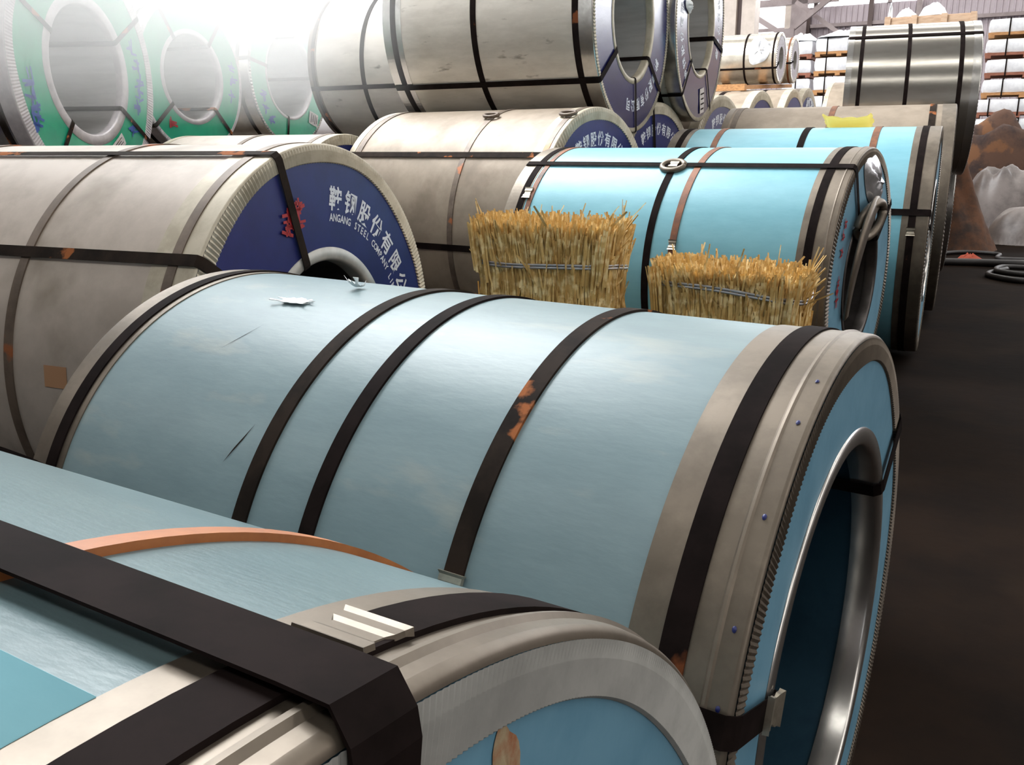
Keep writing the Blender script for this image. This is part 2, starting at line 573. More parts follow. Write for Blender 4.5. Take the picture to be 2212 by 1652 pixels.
def blob(name, m, t, T, rx, ry, h, seed=0, nu=28, nv=7, lump=0.25, pinch=1.0):
    """A crumpled domed patch lying on a surface."""
    rnd = random.Random(seed)
    ph = [rnd.uniform(0, 6.28) for _ in range(6)]
    v, f = [(T @ Vector((0, 0, h)))], []
    for j in range(1, nv + 1):
        q = j / nv
        for k in range(nu):
            a = 2 * PI * k / nu
            wob = 1 + lump * .4 * (math.sin(3 * a + ph[0]) + .6 * math.sin(5 * a + ph[1]))
            zz = h * (1 - q * q) * (1 + lump * math.sin(4 * a + ph[2] + 3 * q) + lump * .8 * math.sin(7 * a + ph[3] - 5 * q)) + (h * .12 * rnd.uniform(-1, 1) if q < 1 else 0)
            v.append(T @ Vector((rx * q * wob * math.cos(a), ry * q * wob * math.sin(a), max(zz, 0.0))))
    for k in range(nu):
        f.append((0, 1 + k, 1 + (k + 1) % nu))
    for j in range(nv - 1):
        for k in range(nu):
            a, b = 1 + j * nu + k, 1 + j * nu + (k + 1) % nu
            f.append((a, a + nu, b + nu, b))
    return put(name, v, f, m, t, True)


# ------------------------------------------------------------------ the hall (frame: s along the coil axes, p into the depth)
AL = math.radians(28)
HALL = Matrix.Rotation(-AL, 4, 'Z')       # local x = s, local y = p
S0, S1, P0, P1, ZR = -20.0, 16.0, -16.0, 30.0, 9.5


def hall_obj(mb, name, m, kind='structure', smooth=False, parent=None):
    o = mb.build(name, m, parent, smooth)
    if parent is None:
        o.matrix_world = HALL
    if kind:
        o['kind'] = kind
    return o


# floor with gentle unevenness
mb = MB()
n = 60
v, f = [], []
for i in range(n + 1):
    for j in range(n + 1):
        s, p = S0 + (S1 - S0) * i / n, P0 + (P1 - P0) * j / n
        v.append((s, p, 0.0))
for i in range(n):
    for j in range(n):
        a = i * (n + 1) + j
        f.append((a, a + n + 1, a + n + 2, a + 1))
mb.add(v, f)
hall_obj(mb, 'floor', 'floor')


def corrugated(mb, s0, s1, p, z0, z1, pitch=0.16, depth=0.03):
    k = max(1, int((s1 - s0) / pitch))
    v, f = [], []
    for i in range(k):
        a = s0 + (s1 - s0) * i / k
        w = (s1 - s0) / k
        for q, d in ((0, 0), (.3, 0), (.42, -depth), (.58, -depth), (.7, 0)):
            v += [(a + w * q, p + d, z0), (a + w * q, p + d, z1)]
    v += [(s1, p, z0), (s1, p, z1)]
    for i in range(len(v) // 2 - 1):
        f.append((2 * i, 2 * i + 2, 2 * i + 3, 2 * i + 1))
    mb.add(v, f)


# back wall: cladding with openings for the glazing
mb = MB()
corrugated(mb, S0, -7.4, P1, 0, ZR, 0.3)
corrugated(mb, -7.4, -6.1, P1, 0, 4.2)
corrugated(mb, -6.1, S1, P1, 0, 5.28)
hall_obj(mb, 'wall_back', 'wall')
mb = MB()
corrugated(mb, -7.4, -6.1, P1 + .02, 4.2, 5.42)
hall_obj(mb, 'window_1', 'window_soft')
# daylit glazing bands
# left wall: tall glazing facing the coil field
GZ0, GP0 = 2.4, 6.0
mb = MB().box(S0 - .1, S0 - .05, GP0, P1, GZ0, 8.8)
w2 = hall_obj(mb, 'window_2', 'window_glow')
for k in range(13):
    p = GP0 + k * (P1 - GP0) / 12
    MB().box(S0 - .04, S0 + .08, p - .07, p + .07, GZ0, 8.8).build('mullion', 'steel_frame', w2)
for z in (4.0, 5.6, 7.2):
    MB().box(S0 - .04, S0 + .06, GP0, P1, z - .05, z + .05).build('glazing_bar', 'steel_frame', w2)
# right wall: high window band
mb = MB().box(S1 + .05, S1 + .1, -12, 24, 5.6, 8.8)
w9 = hall_obj(mb, 'window_9', 'window_right')
for k in range(13):
    p = -12 + k * 3.0
    MB().box(S1 - .08, S1 + .04, p - .07, p + .07, 5.6, 8.8).build('mullion', 'steel_frame', w9)
mb = MB().box(-7.4, S1, P1 + .05, P1 + .1, 5.3, 7.6)
w3 = hall_obj(mb, 'window_3', 'window_glow')
for k in range(12):
    s = -7.4 + k * 2.1
    MB().box(s - .06, s + .06, P1 - .08, P1 + .04, 5.28, 7.6).build('mullion', 'steel_frame', w3)
mb = MB().box(-7.4, S1, P1, P1 + .1, 7.6, ZR)
hall_obj(mb, 'wall_upper', 'wall')
# posts, girts and bracing of the end wall
TR = 0


def trim(mb, m):
    global TR
    TR += 1
    return hall_obj(mb, 'trim_%d' % TR, m)


trim(MB().box(-6.16, -5.98, P1 - .25, P1 - .05, 0, ZR), 'column')
trim(MB().box(-5.98, -5.5, P1 - .3, P1 - .04, 0, ZR), 'steel_frame')
trim(MB().box(-5.5, -5.42, P1 - .2, P1 - .04, 0, 5.1), 'column_dark')
trim(MB().box(-3.75, -3.62, P1 - .25, P1 - .04, 0, ZR), 'column_dark')
trim(MB().box(-2.45, -2.3, P1 - .25, P1 - .04, 0, ZR), 'steel_frame')
trim(MB().box(-7.6, -4.6, P1 - .3, P1 - .08, 5.38, 5.56), 'steel_frame')
trim(MB().box(-5.4, S1, P1 - .2, P1 - .06, 4.68, 4.78), 'steel_frame')
trim(MB().box(-7.4, -6.16, P1 - .2, P1 - .06, 4.66, 4.74), 'steel_frame')
trim(MB().bar((-5.97, 28.9, 4.42), (-4.5, 28.9, 5.55), .14, .14), 'steel_frame')
trim(MB().bar((-7.1, 28.9, 5.14), (-5.97, 28.9, 4.42), .14, .14), 'steel_frame')
trim(MB().bar((-5.75, 29.2, 5.38), (-4.2, 29.2, 4.25), .12, .12), 'steel_frame')
mbp = MB().box(-6.25, -5.68, 28.8, 28.95, 4.28, 4.6)
trim(mbp, 'steel_frame')
# interior column: two flanges with a dark web
trim(MB().box(-6.62, -6.2, 24.0, 24.5, 0, ZR), 'column')
trim(MB().box(-6.2, -6.06, 24.15, 24.35, 0, ZR), 'column_dark')
trim(MB().box(-6.06, -5.72, 24.0, 24.5, 0, ZR), 'column')
# side walls, front wall, roof
mb = MB()
mb.box(S0 - .2, S0, P0, GP0, 0, ZR)
mb.box(S0 - .2, S0, GP0, P1, 0, GZ0)
mb.box(S0 - .2, S0, GP0, P1, 8.8, ZR)
hall_obj(mb, 'wall_left', 'wall_in')
mb = MB()
mb.box(S1, S1 + .2, P0, P1, 0, 5.6)
mb.box(S1, S1 + .2, P0, P1, 8.8, ZR)
mb.box(S1, S1 + .2, P0, -12, 5.6, 8.8)
mb.box(S1, S1 + .2, 24, P1, 5.6, 8.8)
hall_obj(mb, 'wall_right', 'wall_in')
# front wall behind the photographer: solid, with one open gate
mb = MB()
mb.box(S0, 6, P0 - .2, P0, 0, ZR)
mb.box(11, S1, P0 - .2, P0, 0, ZR)
mb.box(6, 11, P0 - .2, P0, 5.0, ZR)
hall_obj(mb, 'wall_front', 'wall_in')
# roof sheets between translucent strips that run along the hall
strips = [(-4.4, -2.8), (3.6, 5.0), (11.0, 13.4), (17.0, 19.4), (23.0, 25.4)]
mb = MB()
prev = P0
for a, b in strips:
    mb.box(S0, S1, prev, a, ZR, ZR + .1)
    prev = b
mb.box(S0, S1, prev, P1, ZR, ZR + .1)
ceil = hall_obj(mb, 'ceiling', 'roof')
for k, (a, b) in enumerate(strips):
    mb = MB().box(S0 + 2, S1 - 3, a, b, ZR + .05, ZR + .1)
    hall_obj(mb, 'window_%d' % (k + 4), 'sky_strip')

# added unseen glow panel, brightens the haze and the green-ended coils
mb = MB().box(-13.0, -4.5, 3.5, 10.5, ZR - .12, ZR - .06)
rl = hall_obj(mb, 'window_10', 'roof_fill')
for k in range(6):
    sx = -13.0 + k * 1.7
    MB().box(sx - .05, sx + .05, 3.5, 10.5, ZR - .2, ZR - .12).build('glazing_bar', 'steel_frame', rl)  # bars of the added glow panel

# ------------------------------------------------------------------ coils on the floor
# A: nearest blue coil
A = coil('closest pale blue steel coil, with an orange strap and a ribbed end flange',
         (-.107, .201, .669), .629, 1.5, 30.9, .31, 'film_shaded', 'film_end', 'zinc', face_w=.068, band=.088, ridge=.016, pleats=850, pleat_amp=.0006, flange='zinc_rib',
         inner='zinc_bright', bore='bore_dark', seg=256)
ring_strap(A, .232, 'orange_strap', .017, .004)
ring_strap(A, .046, 'black_strap', .033, .004)
ring_strap(A, .75, 'black_strap')
ring_strap(A, 1.2, 'black_strap')
long_strap(A, 80.7, 'black_strap', .040, .010)
clip(A, on_coil(A, .048, 76.6, .005), .036, .038, 'zinc', .0028)
mb = MB()
lathe(mb, [[(-.088, A['_R'] + .0005), (-.088, A['_R'] + .003), (-.7, A['_R'] + .003), (-.7, A['_R'] + .0005)]], A['_R'], 60, math.radians(85.6), math.radians(170))
lathe(mb, [[(-.088, A['_R'] + .003), (-.7, A['_R'] + .003)], [(-.088, A['_R']), (-.7, A['_R'])]], A['_R'], 1, math.radians(85.6), math.radians(85.61))
mb.build('overlap_sheet', 'film_bright', A, True)
blob('rust_stain', mat('rusty_smear', (168, 150, 120), .7, 0, (150, 92, 60), 40), A, on_face(A, .895, 69.3, .0006) @ Matrix.Rotation(.5, 4, 'Z'), .012, .03, .0008, 4)


def face_pt(t, rho, phi, x=.0015):
    ph = math.radians(phi)
    return Vector((x, rho * t['_R'] * math.cos(ph), t['_R'] + rho * t['_R'] * math.sin(ph)))


g0, g1 = face_pt(A, .872, 59.8), face_pt(A, .880, 47.0)
put('green_label', [g0, g1, g1 + Vector((0, 0, -.06)), g0 + Vector((0, 0, -.06))], [(0, 1, 2, 3)], mat('green_label', (40, 128, 70), .5), A)

# B: big blue coil across the middle
B = coil('big pale blue steel coil across the middle, with five dark straps',
         (.545, 1.347, .614), .574, 1.502, 32.9, .387, 'film', 'film_end', 'zinc', face_w=.075, band=.148, ridge=.033, pleats=420, pleat_amp=.0011,
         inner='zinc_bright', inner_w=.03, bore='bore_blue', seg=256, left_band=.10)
ring_strap(B, 1.437, 'black_strap', .033, .004)
ring_strap(B, .876, 'worn_strap', .033)
ring_strap(B, .721, 'black_strap', .031)
ring_strap(B, .426, 'worn_strap', .034)
ring_strap(B, .084, 'black_strap', .036, .004)
long_strap(B, 159.3, 'black_strap', .042, .009)
long_strap(B, 33.5, 'black_strap', .036, .009)
clip(B, on_coil(B, .426, 153.2, .004), .045, .042)
Tc = on_face(B, .73, 159.3, .011)
clip(B, Tc, .06, .046)
for ph in (108, 117.5, 133, 147.5, 157):
    T = on_coil(B, .016, ph, .004)
    blob('rivet', 'navy', B, T, .003, .0045, .0015, int(ph), 10, 3, .1)
mb = MB()
for (tt, ph, a, l, w) in ((.945, 140.5, .4, .045, .002), (1.12, 118, .5, .05, .0009)):
    T = on_coil(B, tt, ph, .0006) @ Matrix.Rotation(a + PI / 2, 4, 'Z')
    mb.add([T @ Vector(p) for p in ((-l, 0, 0), (-l * .2, -w, 0), (l, -w * .2, 0), (l * .3, w, 0))], [(0, 1, 2, 3)])
mb.build('scratch', 'worn_strap', B)['kind'] = 'stuff'

# C: dusty grey coil at left with the blue printed end
C = coil('dusty grey steel coil at the left, navy end printed with large white company lettering',
         (-.634, 2.984, .764), .724, 1.5, 22.7, .345, 'grey', 'navy', 'cream_guard', face_w=.075, band=.16, ridge=None, pleats=290, pleat_amp=.0026,
         inner='zinc_rib', inner_w=.042, bore='bore_dark', seg=224)
ring_strap(C, .656, 'dusty_strap', .034)
ring_strap(C, .082, 'dusty_strap', .033, .004)
ring_strap(C, 1.38, 'dusty_strap')
long_strap(C, 145.2, 'worn_strap', .036, .009)
long_strap(C, 107.6, 'worn_strap', .034, .009)
lettering(C, 80.5, 10.0)
marks(C, ((.74, 103.5), (.69, 104.5), (.73, 109.5), (.69, 111)), 'red_ink', .06)
Tp = on_coil(C, .46, 174.5, .0008)
MB().box(-.05, .04, -.035, .03, 0, .0008, Tp).build('orange_sticker', mat('orange_sticker', (176, 134, 100), .6), C)

# D: dusty grey coil behind C
D = coil('dusty brown-grey steel coil behind the taller straw bundle, navy end facing right',
         (.601, 6.141, .868), .828, 1.691, 33.3, .40, 'grey_dark', 'navy', 'cream_guard', face_w=.09, band=.13, pleats=170, pleat_amp=.0035,
         inner='cream_guard', bore='bore_dark')
ring_strap(D, .655, 'dusty_strap', .04)
ring_strap(D, .05, 'dusty_strap', .04, .004)
ring_strap(D, 1.60, 'dusty_strap', .04, .004)
long_strap(D, 140.5, 'worn_strap', .042, .009)
long_strap(D, 183.8, 'black_strap', .042, .009)
lettering(D, 116, 9.3, english=False)
for tt in (.66, .06):
    mb = MB()
    lathe(mb, [[(-.012, .010), (0, .014), (.012, .010)]], 0, 24)
    T = on_coil(D, tt, 112, .016)
    pts = [T @ Vector((.055 * math.cos(a), .03 * math.sin(a), .004)) for a in [2 * PI * k / 20 for k in range(21)]]
    MB().tube(pts, .012, 8).build('strap_clip', 'dusty_strap', D, True)

# E: bright blue coil behind the straw
E_ = coil('bright blue steel coil behind the straw bundles, torn foil on its end',
          (1.828, 4.583, .777), .664, 1.855, 34.1, .333, 'film_bright', 'film_end', 'zinc', face_w=.085, band=.157, ridge=.03, pleats=220, pleat_amp=.002,
          inner='bore_dark', inner_w=.03, bore='bore_dark', left_band=.12)
ring_strap(E_, .920, 'black_strap', .038)
ring_strap(E_, .785, 'rust_strap', .036)
ring_strap(E_, .104, 'black_strap', .04, .004)
ring_strap(E_, 1.762, 'black_strap', .04, .004)
ring_strap(E_, 1.708, 'rust_strap', .03)
long_strap(E_, 120.1, 'black_strap', .036, .009)
long_strap(E_, 33.5, 'black_strap', .03, .009)
clip(E_, on_coil(E_, .92, 121, .014), .05, .05)
Tt = on_coil(E_, .925, 121, .004)
mb = MB().tube([Tt @ Vector((.062 * math.cos(a), .045 * math.sin(a), .004)) for a in [2 * PI * k / 24 for k in range(25)]], .016, 8)
mb.build('clip_ring', 'zinc', E_, True)
clip(E_, on_coil(E_, 1.735, 141, .006), .07, .05)
clip(E_, on_coil(E_, .785, 163, .004), .05, .042)
blob('torn_foil', 'foil', E_, on_face(E_, .75, 82, .004) @ Matrix.Rotation(math.radians(-18), 4, 'Z'), .22, .12, .035, 5, 30, 8, .16)
marks(E_, ((.80, 143), (.79, 150), (.74, 158), (.72, 176), (.71, 181), (.70, 186)), 'red_ink', .05)
# the bore guard has been pulled out and twisted into a loop
pts = []
for k in range(30):
    q = k / 29
    ph = math.radians(205 - 150 * q)
    rho = .333 + .03 + .05 * math.sin(q * PI)
    pts.append(Vector((.012 + .05 * math.sin(q * PI), rho * math.cos(ph), .664 + rho * math.sin(ph))))
v, f = [], []
for k, p in enumerate(pts):
    d = (pts[min(k + 1, 29)] - pts[max(k - 1, 0)]).normalized()
    s = d.cross(Vector((1, 0, 0))).normalized()
    wv = .018 + .022 * math.sin(k / 29 * PI) ** 2
    v += [p - s * wv + Vector((.012, 0, 0)), p - s * wv, p + s * wv, p + s * wv + Vector((.02, 0, 0))]
for k in range(29):
    for j in range(4):
        f.append((k * 4 + j, k * 4 + (j + 1) % 4, k * 4 + 4 + (j + 1) % 4, k * 4 + 4 + j))
put('twisted_bore_guard', v, f, 'zinc', E_, True)
Tl = on_face(E_, .50, 112, .02)
MB().tube([Tl @ Vector((.13 * math.cos(a) * (1 + .25 * math.sin(a)), .075 * math.sin(a), .03 + .03 * math.cos(a))) for a in [2 * PI * k / 28 for k in range(29)]], .022, 8).build('guard_loop', 'zinc', E_, True)

# F: bright blue coil behind E
F_ = coil('bright blue steel coil second in the right-hand row, under the yellow paper',
          (2.868, 6.064, .797), .757, 1.745, 26.6, .38, 'film_bright', 'film_end', 'zinc', face_w=.09, band=.152, pleats=200, pleat_amp=.0025,
          inner='zinc_bright', bore='bore_dark', left_band=.13)
ring_strap(F_, .092, 'black_strap', .042, .004)
ring_strap(F_, .838, 'black_strap', .042)
ring_strap(F_, 1.42, 'rust_strap', .04)
ring_strap(F_, .385, 'rust_strap', .042)
ring_strap(F_, 1.67, 'black_strap', .04, .004)
long_strap(F_, 161.2, 'black_strap', .04, .009)
clip(F_, on_coil(F_, .092, 170, .006), .05, .05)

# G: brown-grey coil behind F
G = coil('brown-grey steel coil third in the right-hand row, with one rust coloured strap',
         (3.66, 7.542, .891), .851, 1.8, 24.9, .42, 'grey_dark', 'grey_dark', 'zinc', face_w=.08, band=.1, pleats=160, pleat_amp=.003,
         inner='zinc', bore='bore_dark')
ring_strap(G, .168, 'worn_strap', .05)
ring_strap(G, .93, 'rust_strap', .045)
ring_strap(G, 1.706, 'dusty_strap', .045)

# G2: hidden coil carrying H with G
G2 = coil('brown-grey steel coil under the polished coil, only its metal rim showing',
          (4.80, 9.80, .79), .75, 1.5, 23.0, .4, 'grey_dark', 'zinc', 'zinc_bright', face_w=.08, band=.08, pleats=120, pleat_amp=.003, inner='zinc')
ring_strap(G2, .1, 'black_strap', .04)

# H: polished coil on the second tier, right
H_ = coil('polished silver steel coil on top of the right-hand row, with a bright reflection band',
          (4.406, 8.826, 1.821), .700, 1.125, 21.2, .33, 'mirror_silver', 'zinc_bright', 'zinc_bright', face_w=.16, band=.07, pleats=140, pleat_amp=.003,
          inner='zinc_bright', bore='bore_dark')
ring_strap(H_, 1.0, 'black_strap', .034)
ring_strap(H_, .598, 'black_strap', .034)
ring_strap(H_, .162, 'black_strap', .038)
long_strap(H_, 127, 'black_strap', .036)

# M1..N3: the grey row behind D
M1 = coil('grey steel coil under the upper tier, dark navy end next to the brown-grey coil',
          (1.28, 7.86, .895), .89, 1.6, 32, .42, 'grey_dark', 'navy', 'cream_guard', face_w=.10, band=.1, pleats=140, pleat_amp=.004)
lettering(M1, 118, 9.3, english=False)
long_strap(M1, 100, 'black_strap', .04, .009)
M2 = coil('grey steel coil with a small navy end peeping out below the far upper coil',
          (2.21, 9.54, .957), .952, 1.6, 31, .45, 'grey_dark', 'navy', 'cream_guard', face_w=.11, band=.1, pleats=140, pleat_amp=.004)
lettering(M2, 112, 9.3, english=False)
N1 = coil('distant grey coil, nearest of three small navy ends under the foil coils',
          (3.20, 11.65, 1.03), 1.02, 1.8, 29, .45, 'grey_dark', 'navy', 'cream_guard', face_w=.10, band=.1, pleats=120, pleat_amp=.004)
ring_strap(N1, .45, 'black_strap', .06)
N2 = coil('distant grey coil, middle one of three small navy ends under the foil coils',
          (4.22, 13.65, 1.084), 1.08, 1.8, 28, .45, 'grey_dark', 'navy', 'cream_guard', face_w=.10, band=.1, pleats=120, pleat_amp=.004)
ring_strap(N2, .40, 'black_strap', .06)
N3 = coil('distant grey coil, farthest of three small navy ends under the foil coils',
          (5.14, 15.85, 1.145), 1.14, 1.8, 28, .5, 'grey_dark', 'navy', 'cream_guard', face_w=.12, band=.1, pleats=120, pleat_amp=.004)
marks(N3, ((.82, 95), (.8, 80), (.78, 65)), 'white_ink', .3)
N4 = coil('distant grey-brown steel coil showing just left of the polished silver coil',
          (5.25, 11.9, 1.09), 1.09, 1.05, 26.5, .5, 'grey_dark', 'zinc', 'cream_guard', face_w=.10, band=.1, pleats=100, pleat_amp=.004)
ring_strap(N4, .72, 'worn_strap', .06)
# N: small grey coil behind C
N_ = coil('grey steel coil low behind the left coil, only its top showing',
          (-1.19, 6.6, .775), .765, 1.45, 24, .4, 'grey', 'navy', 'cream_guard', face_w=.09, band=.12, pleats=150, pleat_amp=.0035)
ring_strap(N_, .1, 'dusty_strap', .04, .004)
ring_strap(N_, .7, 'dusty_strap', .04)

# ------------------------------------------------------------------ coils on the upper tier
I_ = coil('large silver upper-tier steel coil in the middle, shiny navy end with wide bore',
          (.930, 7.009, 2.349), .812, 1.69, 27.5, .42, 'silver', 'navy_sheen', 'zinc_bright', face_w=.045, band=.13, ridge=None, pleats=220, pleat_amp=.003, flange='cream_guard',
          inner='cream_guard', inner_w=.04, bore='bore', left_band=.16)
ring_strap(I_, 1.60, 'black_strap', .045, .004)
ring_strap(I_, .914, 'black_strap', .045)
ring_strap(I_, .126, 'black_strap', .045, .004)
long_strap(I_, 214.6, 'black_strap', .044, .009)
long_strap(I_, 276, 'black_strap', .026, .009)
long_strap(I_, 322.5, 'black_strap', .034, .009)
long_strap(I_, 60, 'black_strap', .034, .009)
lettering(I_, -28, 10.0, english=False)
J_ = coil('silver upper-tier steel coil left of the large silver one, end hidden',
          (-.261, 8.406, 2.152), .68, 1.4, 26.7, .34, 'silver', 'zinc', 'zinc', face_w=.06, band=.1, pleats=120, pleat_amp=.003, left_band=.09)
ring_strap(J_, .808, 'black_strap', .042)
ring_strap(J_, 1.345, 'worn_strap', .038, .004)
long_strap(J_, 197.2, 'black_strap', .038)
K_ = coil('silver upper-tier steel coil with narrow navy end and a white paper label',
          (1.729, 8.457, 2.482), .845, 1.6, 26.2, .44, 'silver', 'navy_sheen', 'zinc_bright', face_w=.045, band=.12, pleats=220, pleat_amp=.002, flange='cream_guard',
          inner='cream_guard', inner_w=.03, bore='bore')
ring_strap(K_, .2, 'black_strap', .045)
long_strap(K_, 348, 'black_strap', .04, .009)
long_strap(K_, 300, 'black_strap', .03, .009)
long_strap(K_, 228, 'black_strap', .03, .009)
lettering(K_, -135, 10.0, english=False)
lettering(K_, 30, 10.0, english=False, text='鞍钢股份有限')
face_label(K_, .79, -81, .15, .22)
blob('torn_guard', 'scrap', K_, on_face(K_, .585, 170, .01), .05, .09, .03, 9)

L1 = coil('green-ended upper-tier steel coil at far left, the largest green ring',
          (-2.933, 6.494, 1.98), .8645, 1.4, 6.9, .434, 'zinc_bright', 'green', 'pale_guard', face_w=.10, band=.10, pleats=260, pleat_amp=.0012,
          inner='pale_guard', inner_w=.07, bore='bore')
ring_strap(L1, .14, 'worn_strap', .04)
for ph in (30, 150, 326, 232):
    long_strap(L1, ph, 'worn_strap', .036, .009)
marks(L1, ((.78, 188), (.80, 194), (.83, 203), (.86, 210), (.72, 17), (.75, 6), (.76, -4), (.76, -13), (.75, -22), (.72, -38)), 'blue_ink', .11)
face_label(L1, .66, -66, .26, .09, 8)
L2 = coil('green-ended steel coil on the upper tier between the two other green ones',
          (-2.735, 8.04, 2.031), .65, 1.4, 21.4, .352, 'zinc_bright', 'green', 'pale_guard', face_w=.05, band=.10, pleats=240, pleat_amp=.0012,
          inner='pale_guard', inner_w=.04, bore='bore')
ring_strap(L2, .12, 'worn_strap', .04)
for ph in (123, 50, 218, 313):
    long_strap(L2, ph, 'worn_strap', .036, .009)
marks(L2, ((.80, 12), (.80, -2), (.80, -14)), 'blue_ink', .09)
marks(L2, ((.77, 229),), 'red_ink', .1)
L3 = coil('green-ended upper-tier steel coil next to the silver coil, wrinkled plastic',
          (-2.242, 9.503, 2.133), .708, 1.4, 19.3, .405, 'zinc_bright', 'green', 'zinc_bright', face_w=.05, band=.10, pleats=140, pleat_amp=.004,
          inner='pale_guard', inner_w=.025, bore='bore')
ring_strap(L3, .12, 'worn_strap', .04)
for ph in (73, 170, 258, 0):
    long_strap(L3, ph, 'worn_strap', .034, .009)
marks(L3, ((.76, 202), (.80, 216), (.82, 228)), 'blue_ink', .1)
marks(L3, ((.80, 84), (.72, 80)), 'red_ink', .12)
face_label(L3, .80, -47, .13, .17, 30)

# coils that carry the green ones
for pos, R, lab in (((-3.9, 5.62, .62), .62, 'plain grey steel coil carrying the largest green-ended coil, nearer one'),
                    ((-3.35, 7.30, .66), .65, 'plain grey steel coil carrying the green-ended coils, middle one'),
                    ((-2.35, 8.80, .70), .69, 'plain grey steel coil carrying the green-ended coils, farther one'),
                    ((-.35, 9.35, .74), .73, 'plain grey steel coil carrying the upper silver coil beside the green ones')):
    q = coil(lab, pos, R, 1.5, 20, .33, 'grey_dark', 'navy', 'cream_guard', pleats=80, seg=96)
    ring_strap(q, .5, 'dusty_strap')

# foil-wrapped coils on timbers over the distant row
P1_ = coil('distant foil-wrapped coil on timbers, nearer one with crinkled silver wrap',
           (4.34, 14.9, 2.70), .385, 1.1, 28, .17, 'foil_warm', 'foil', 'foil_warm', face_w=.12, band=.05, pleats=70, inner=None)
ring_strap(P1_, .05, 'black_strap', .03)
ring_strap(P1_, .5, 'black_strap', .03)
long_strap(P1_, 205, 'black_strap', .03)
blob('crumpled_foil', 'foil', P1_, on_coil(P1_, .27, 165, 0.004), .17, .22, .02, 3, 26, 8, .2)
P2_ = coil('distant foil-wrapped coil on timbers, smaller one right behind the other',
           (4.87, 15.9, 2.74), .37, 1.1, 28, .15, 'foil_warm', 'foil', 'foil_warm', face_w=.12, band=.05, pleats=70, inner=None)
ring_strap(P2_, .05, 'rust_strap', .03)
long_strap(P2_, 190, 'black_strap', .03)
HI = HALL.inverted()


def hp(s, p, z):
    return HALL @ Vector((s, p, z))


def to_hall(x, y):
    q = HI @ Vector((x, y, 0))
    return q.x, q.y


s_, p_ = to_hall(4.34, 14.9)
for k, (ds, lab) in enumerate(((-.25, 'timber beam under the foil-wrapped coils, the one nearer the polished coil'), (-.85, 'timber beam under the foil-wrapped coils, the one farther from the polished coil'))):
    mb = MB()
    mb.bar(hp(s_ + ds, p_ - 1.5, 2.20), hp(s_ + ds, p_ + 2.0, 2.375), .12, .06)
    tag(mb.build('timber_beam', 'wood'), lab, 'beam', 'timbers under the foil coils')
mb = MB().bar(Vector((1.9, 12.37, 2.102)), Vector((3.0, 11.76, 2.102)), .1, .08)
tag(mb.build('timber_batten', 'wood'), 'long brown timber batten lying on top of the distant grey coils', 'timber')


# ------------------------------------------------------------------ stacks of wrapped sheet packs
def pack(label, s, p, z, ls, lp, h0, group, wrap='white_wrap', wood='wood', nstr=2, seed=1, boards=5):
    t = thing('sheet_pack', label, 'pack', hp(s, p, z), -AL, group)
    h = h0 - .012
    nx, nz, ny = 10, 4, 6
    # bulging wrapped block on a board deck
    hb = .10
    mb = MB()
    for (ax, fix, sg) in (('y', -1, 0), ('y', 1, 1), ('x', -1, 0), ('x', 1, 1), ('z', 1, 1)):
        a, b = (nx, nz) if ax == 'y' else (ny, nz) if ax == 'x' else (nx, ny)
        vv, ff = [], []
        for i in range(a + 1):
            for j in range(b + 1):
                u, w_ = i / a * 2 - 1, j / b * 2 - 1
                P = {'y': (u, fix, w_), 'x': (fix, u, w_), 'z': (u, w_, 1)}[ax]
                e = 1 - .03 * (abs(P[0]) ** 8 + abs(P[1]) ** 8 + abs(P[2]) ** 8 - 1)
                q = (P[0] * ls / 2 * e, P[1] * lp / 2 * e, hb + (P[2] * .5 * e + .5) * (h - hb - .01))
                k = math.sin(q[0] * 17 + seed) * math.sin(q[2] * 21 + q[1] * 13 + seed * 2) * .008
                vv.append((q[0] + k, q[1] + k, q[2] + k * .6))
        for i in range(a):
            for j in range(b):
                ff.append((i * (b + 1) + j, (i + 1) * (b + 1) + j, (i + 1) * (b + 1) + j + 1, i * (b + 1) + j + 1))
        mb.add(vv, ff)
    mb.build('wrapping', wrap, t, True)
    for i in range(nstr):
        x = -ls / 2 + ls * (i + .5) / nstr
        mb = MB()
        mb.box(x - .012, x + .012, -lp / 2 - .012, -lp / 2 - .004, .03, h)
        mb.box(x - .012, x + .012, lp / 2 + .004, lp / 2 + .012, .03, h)
        mb.box(x - .012, x + .012, -lp / 2 - .012, lp / 2 + .012, h - .004, h + .004)
        mb.build('strap', 'black_strap', t)
    for i in range(3):
        y = -lp / 2 + .05 + (lp - .1) * i / 2
        MB().box(-ls / 2, ls / 2, y - .05, y + .05, 0.05, hb).build('pallet_board', wood, t)
    for i in range(3):
        x = -ls / 2 + .06 + (ls - .12) * i / 2
        MB().box(x - .05, x + .05, -lp / 2, lp / 2, 0, .05).build('pallet_runner', wood, t)
    return t


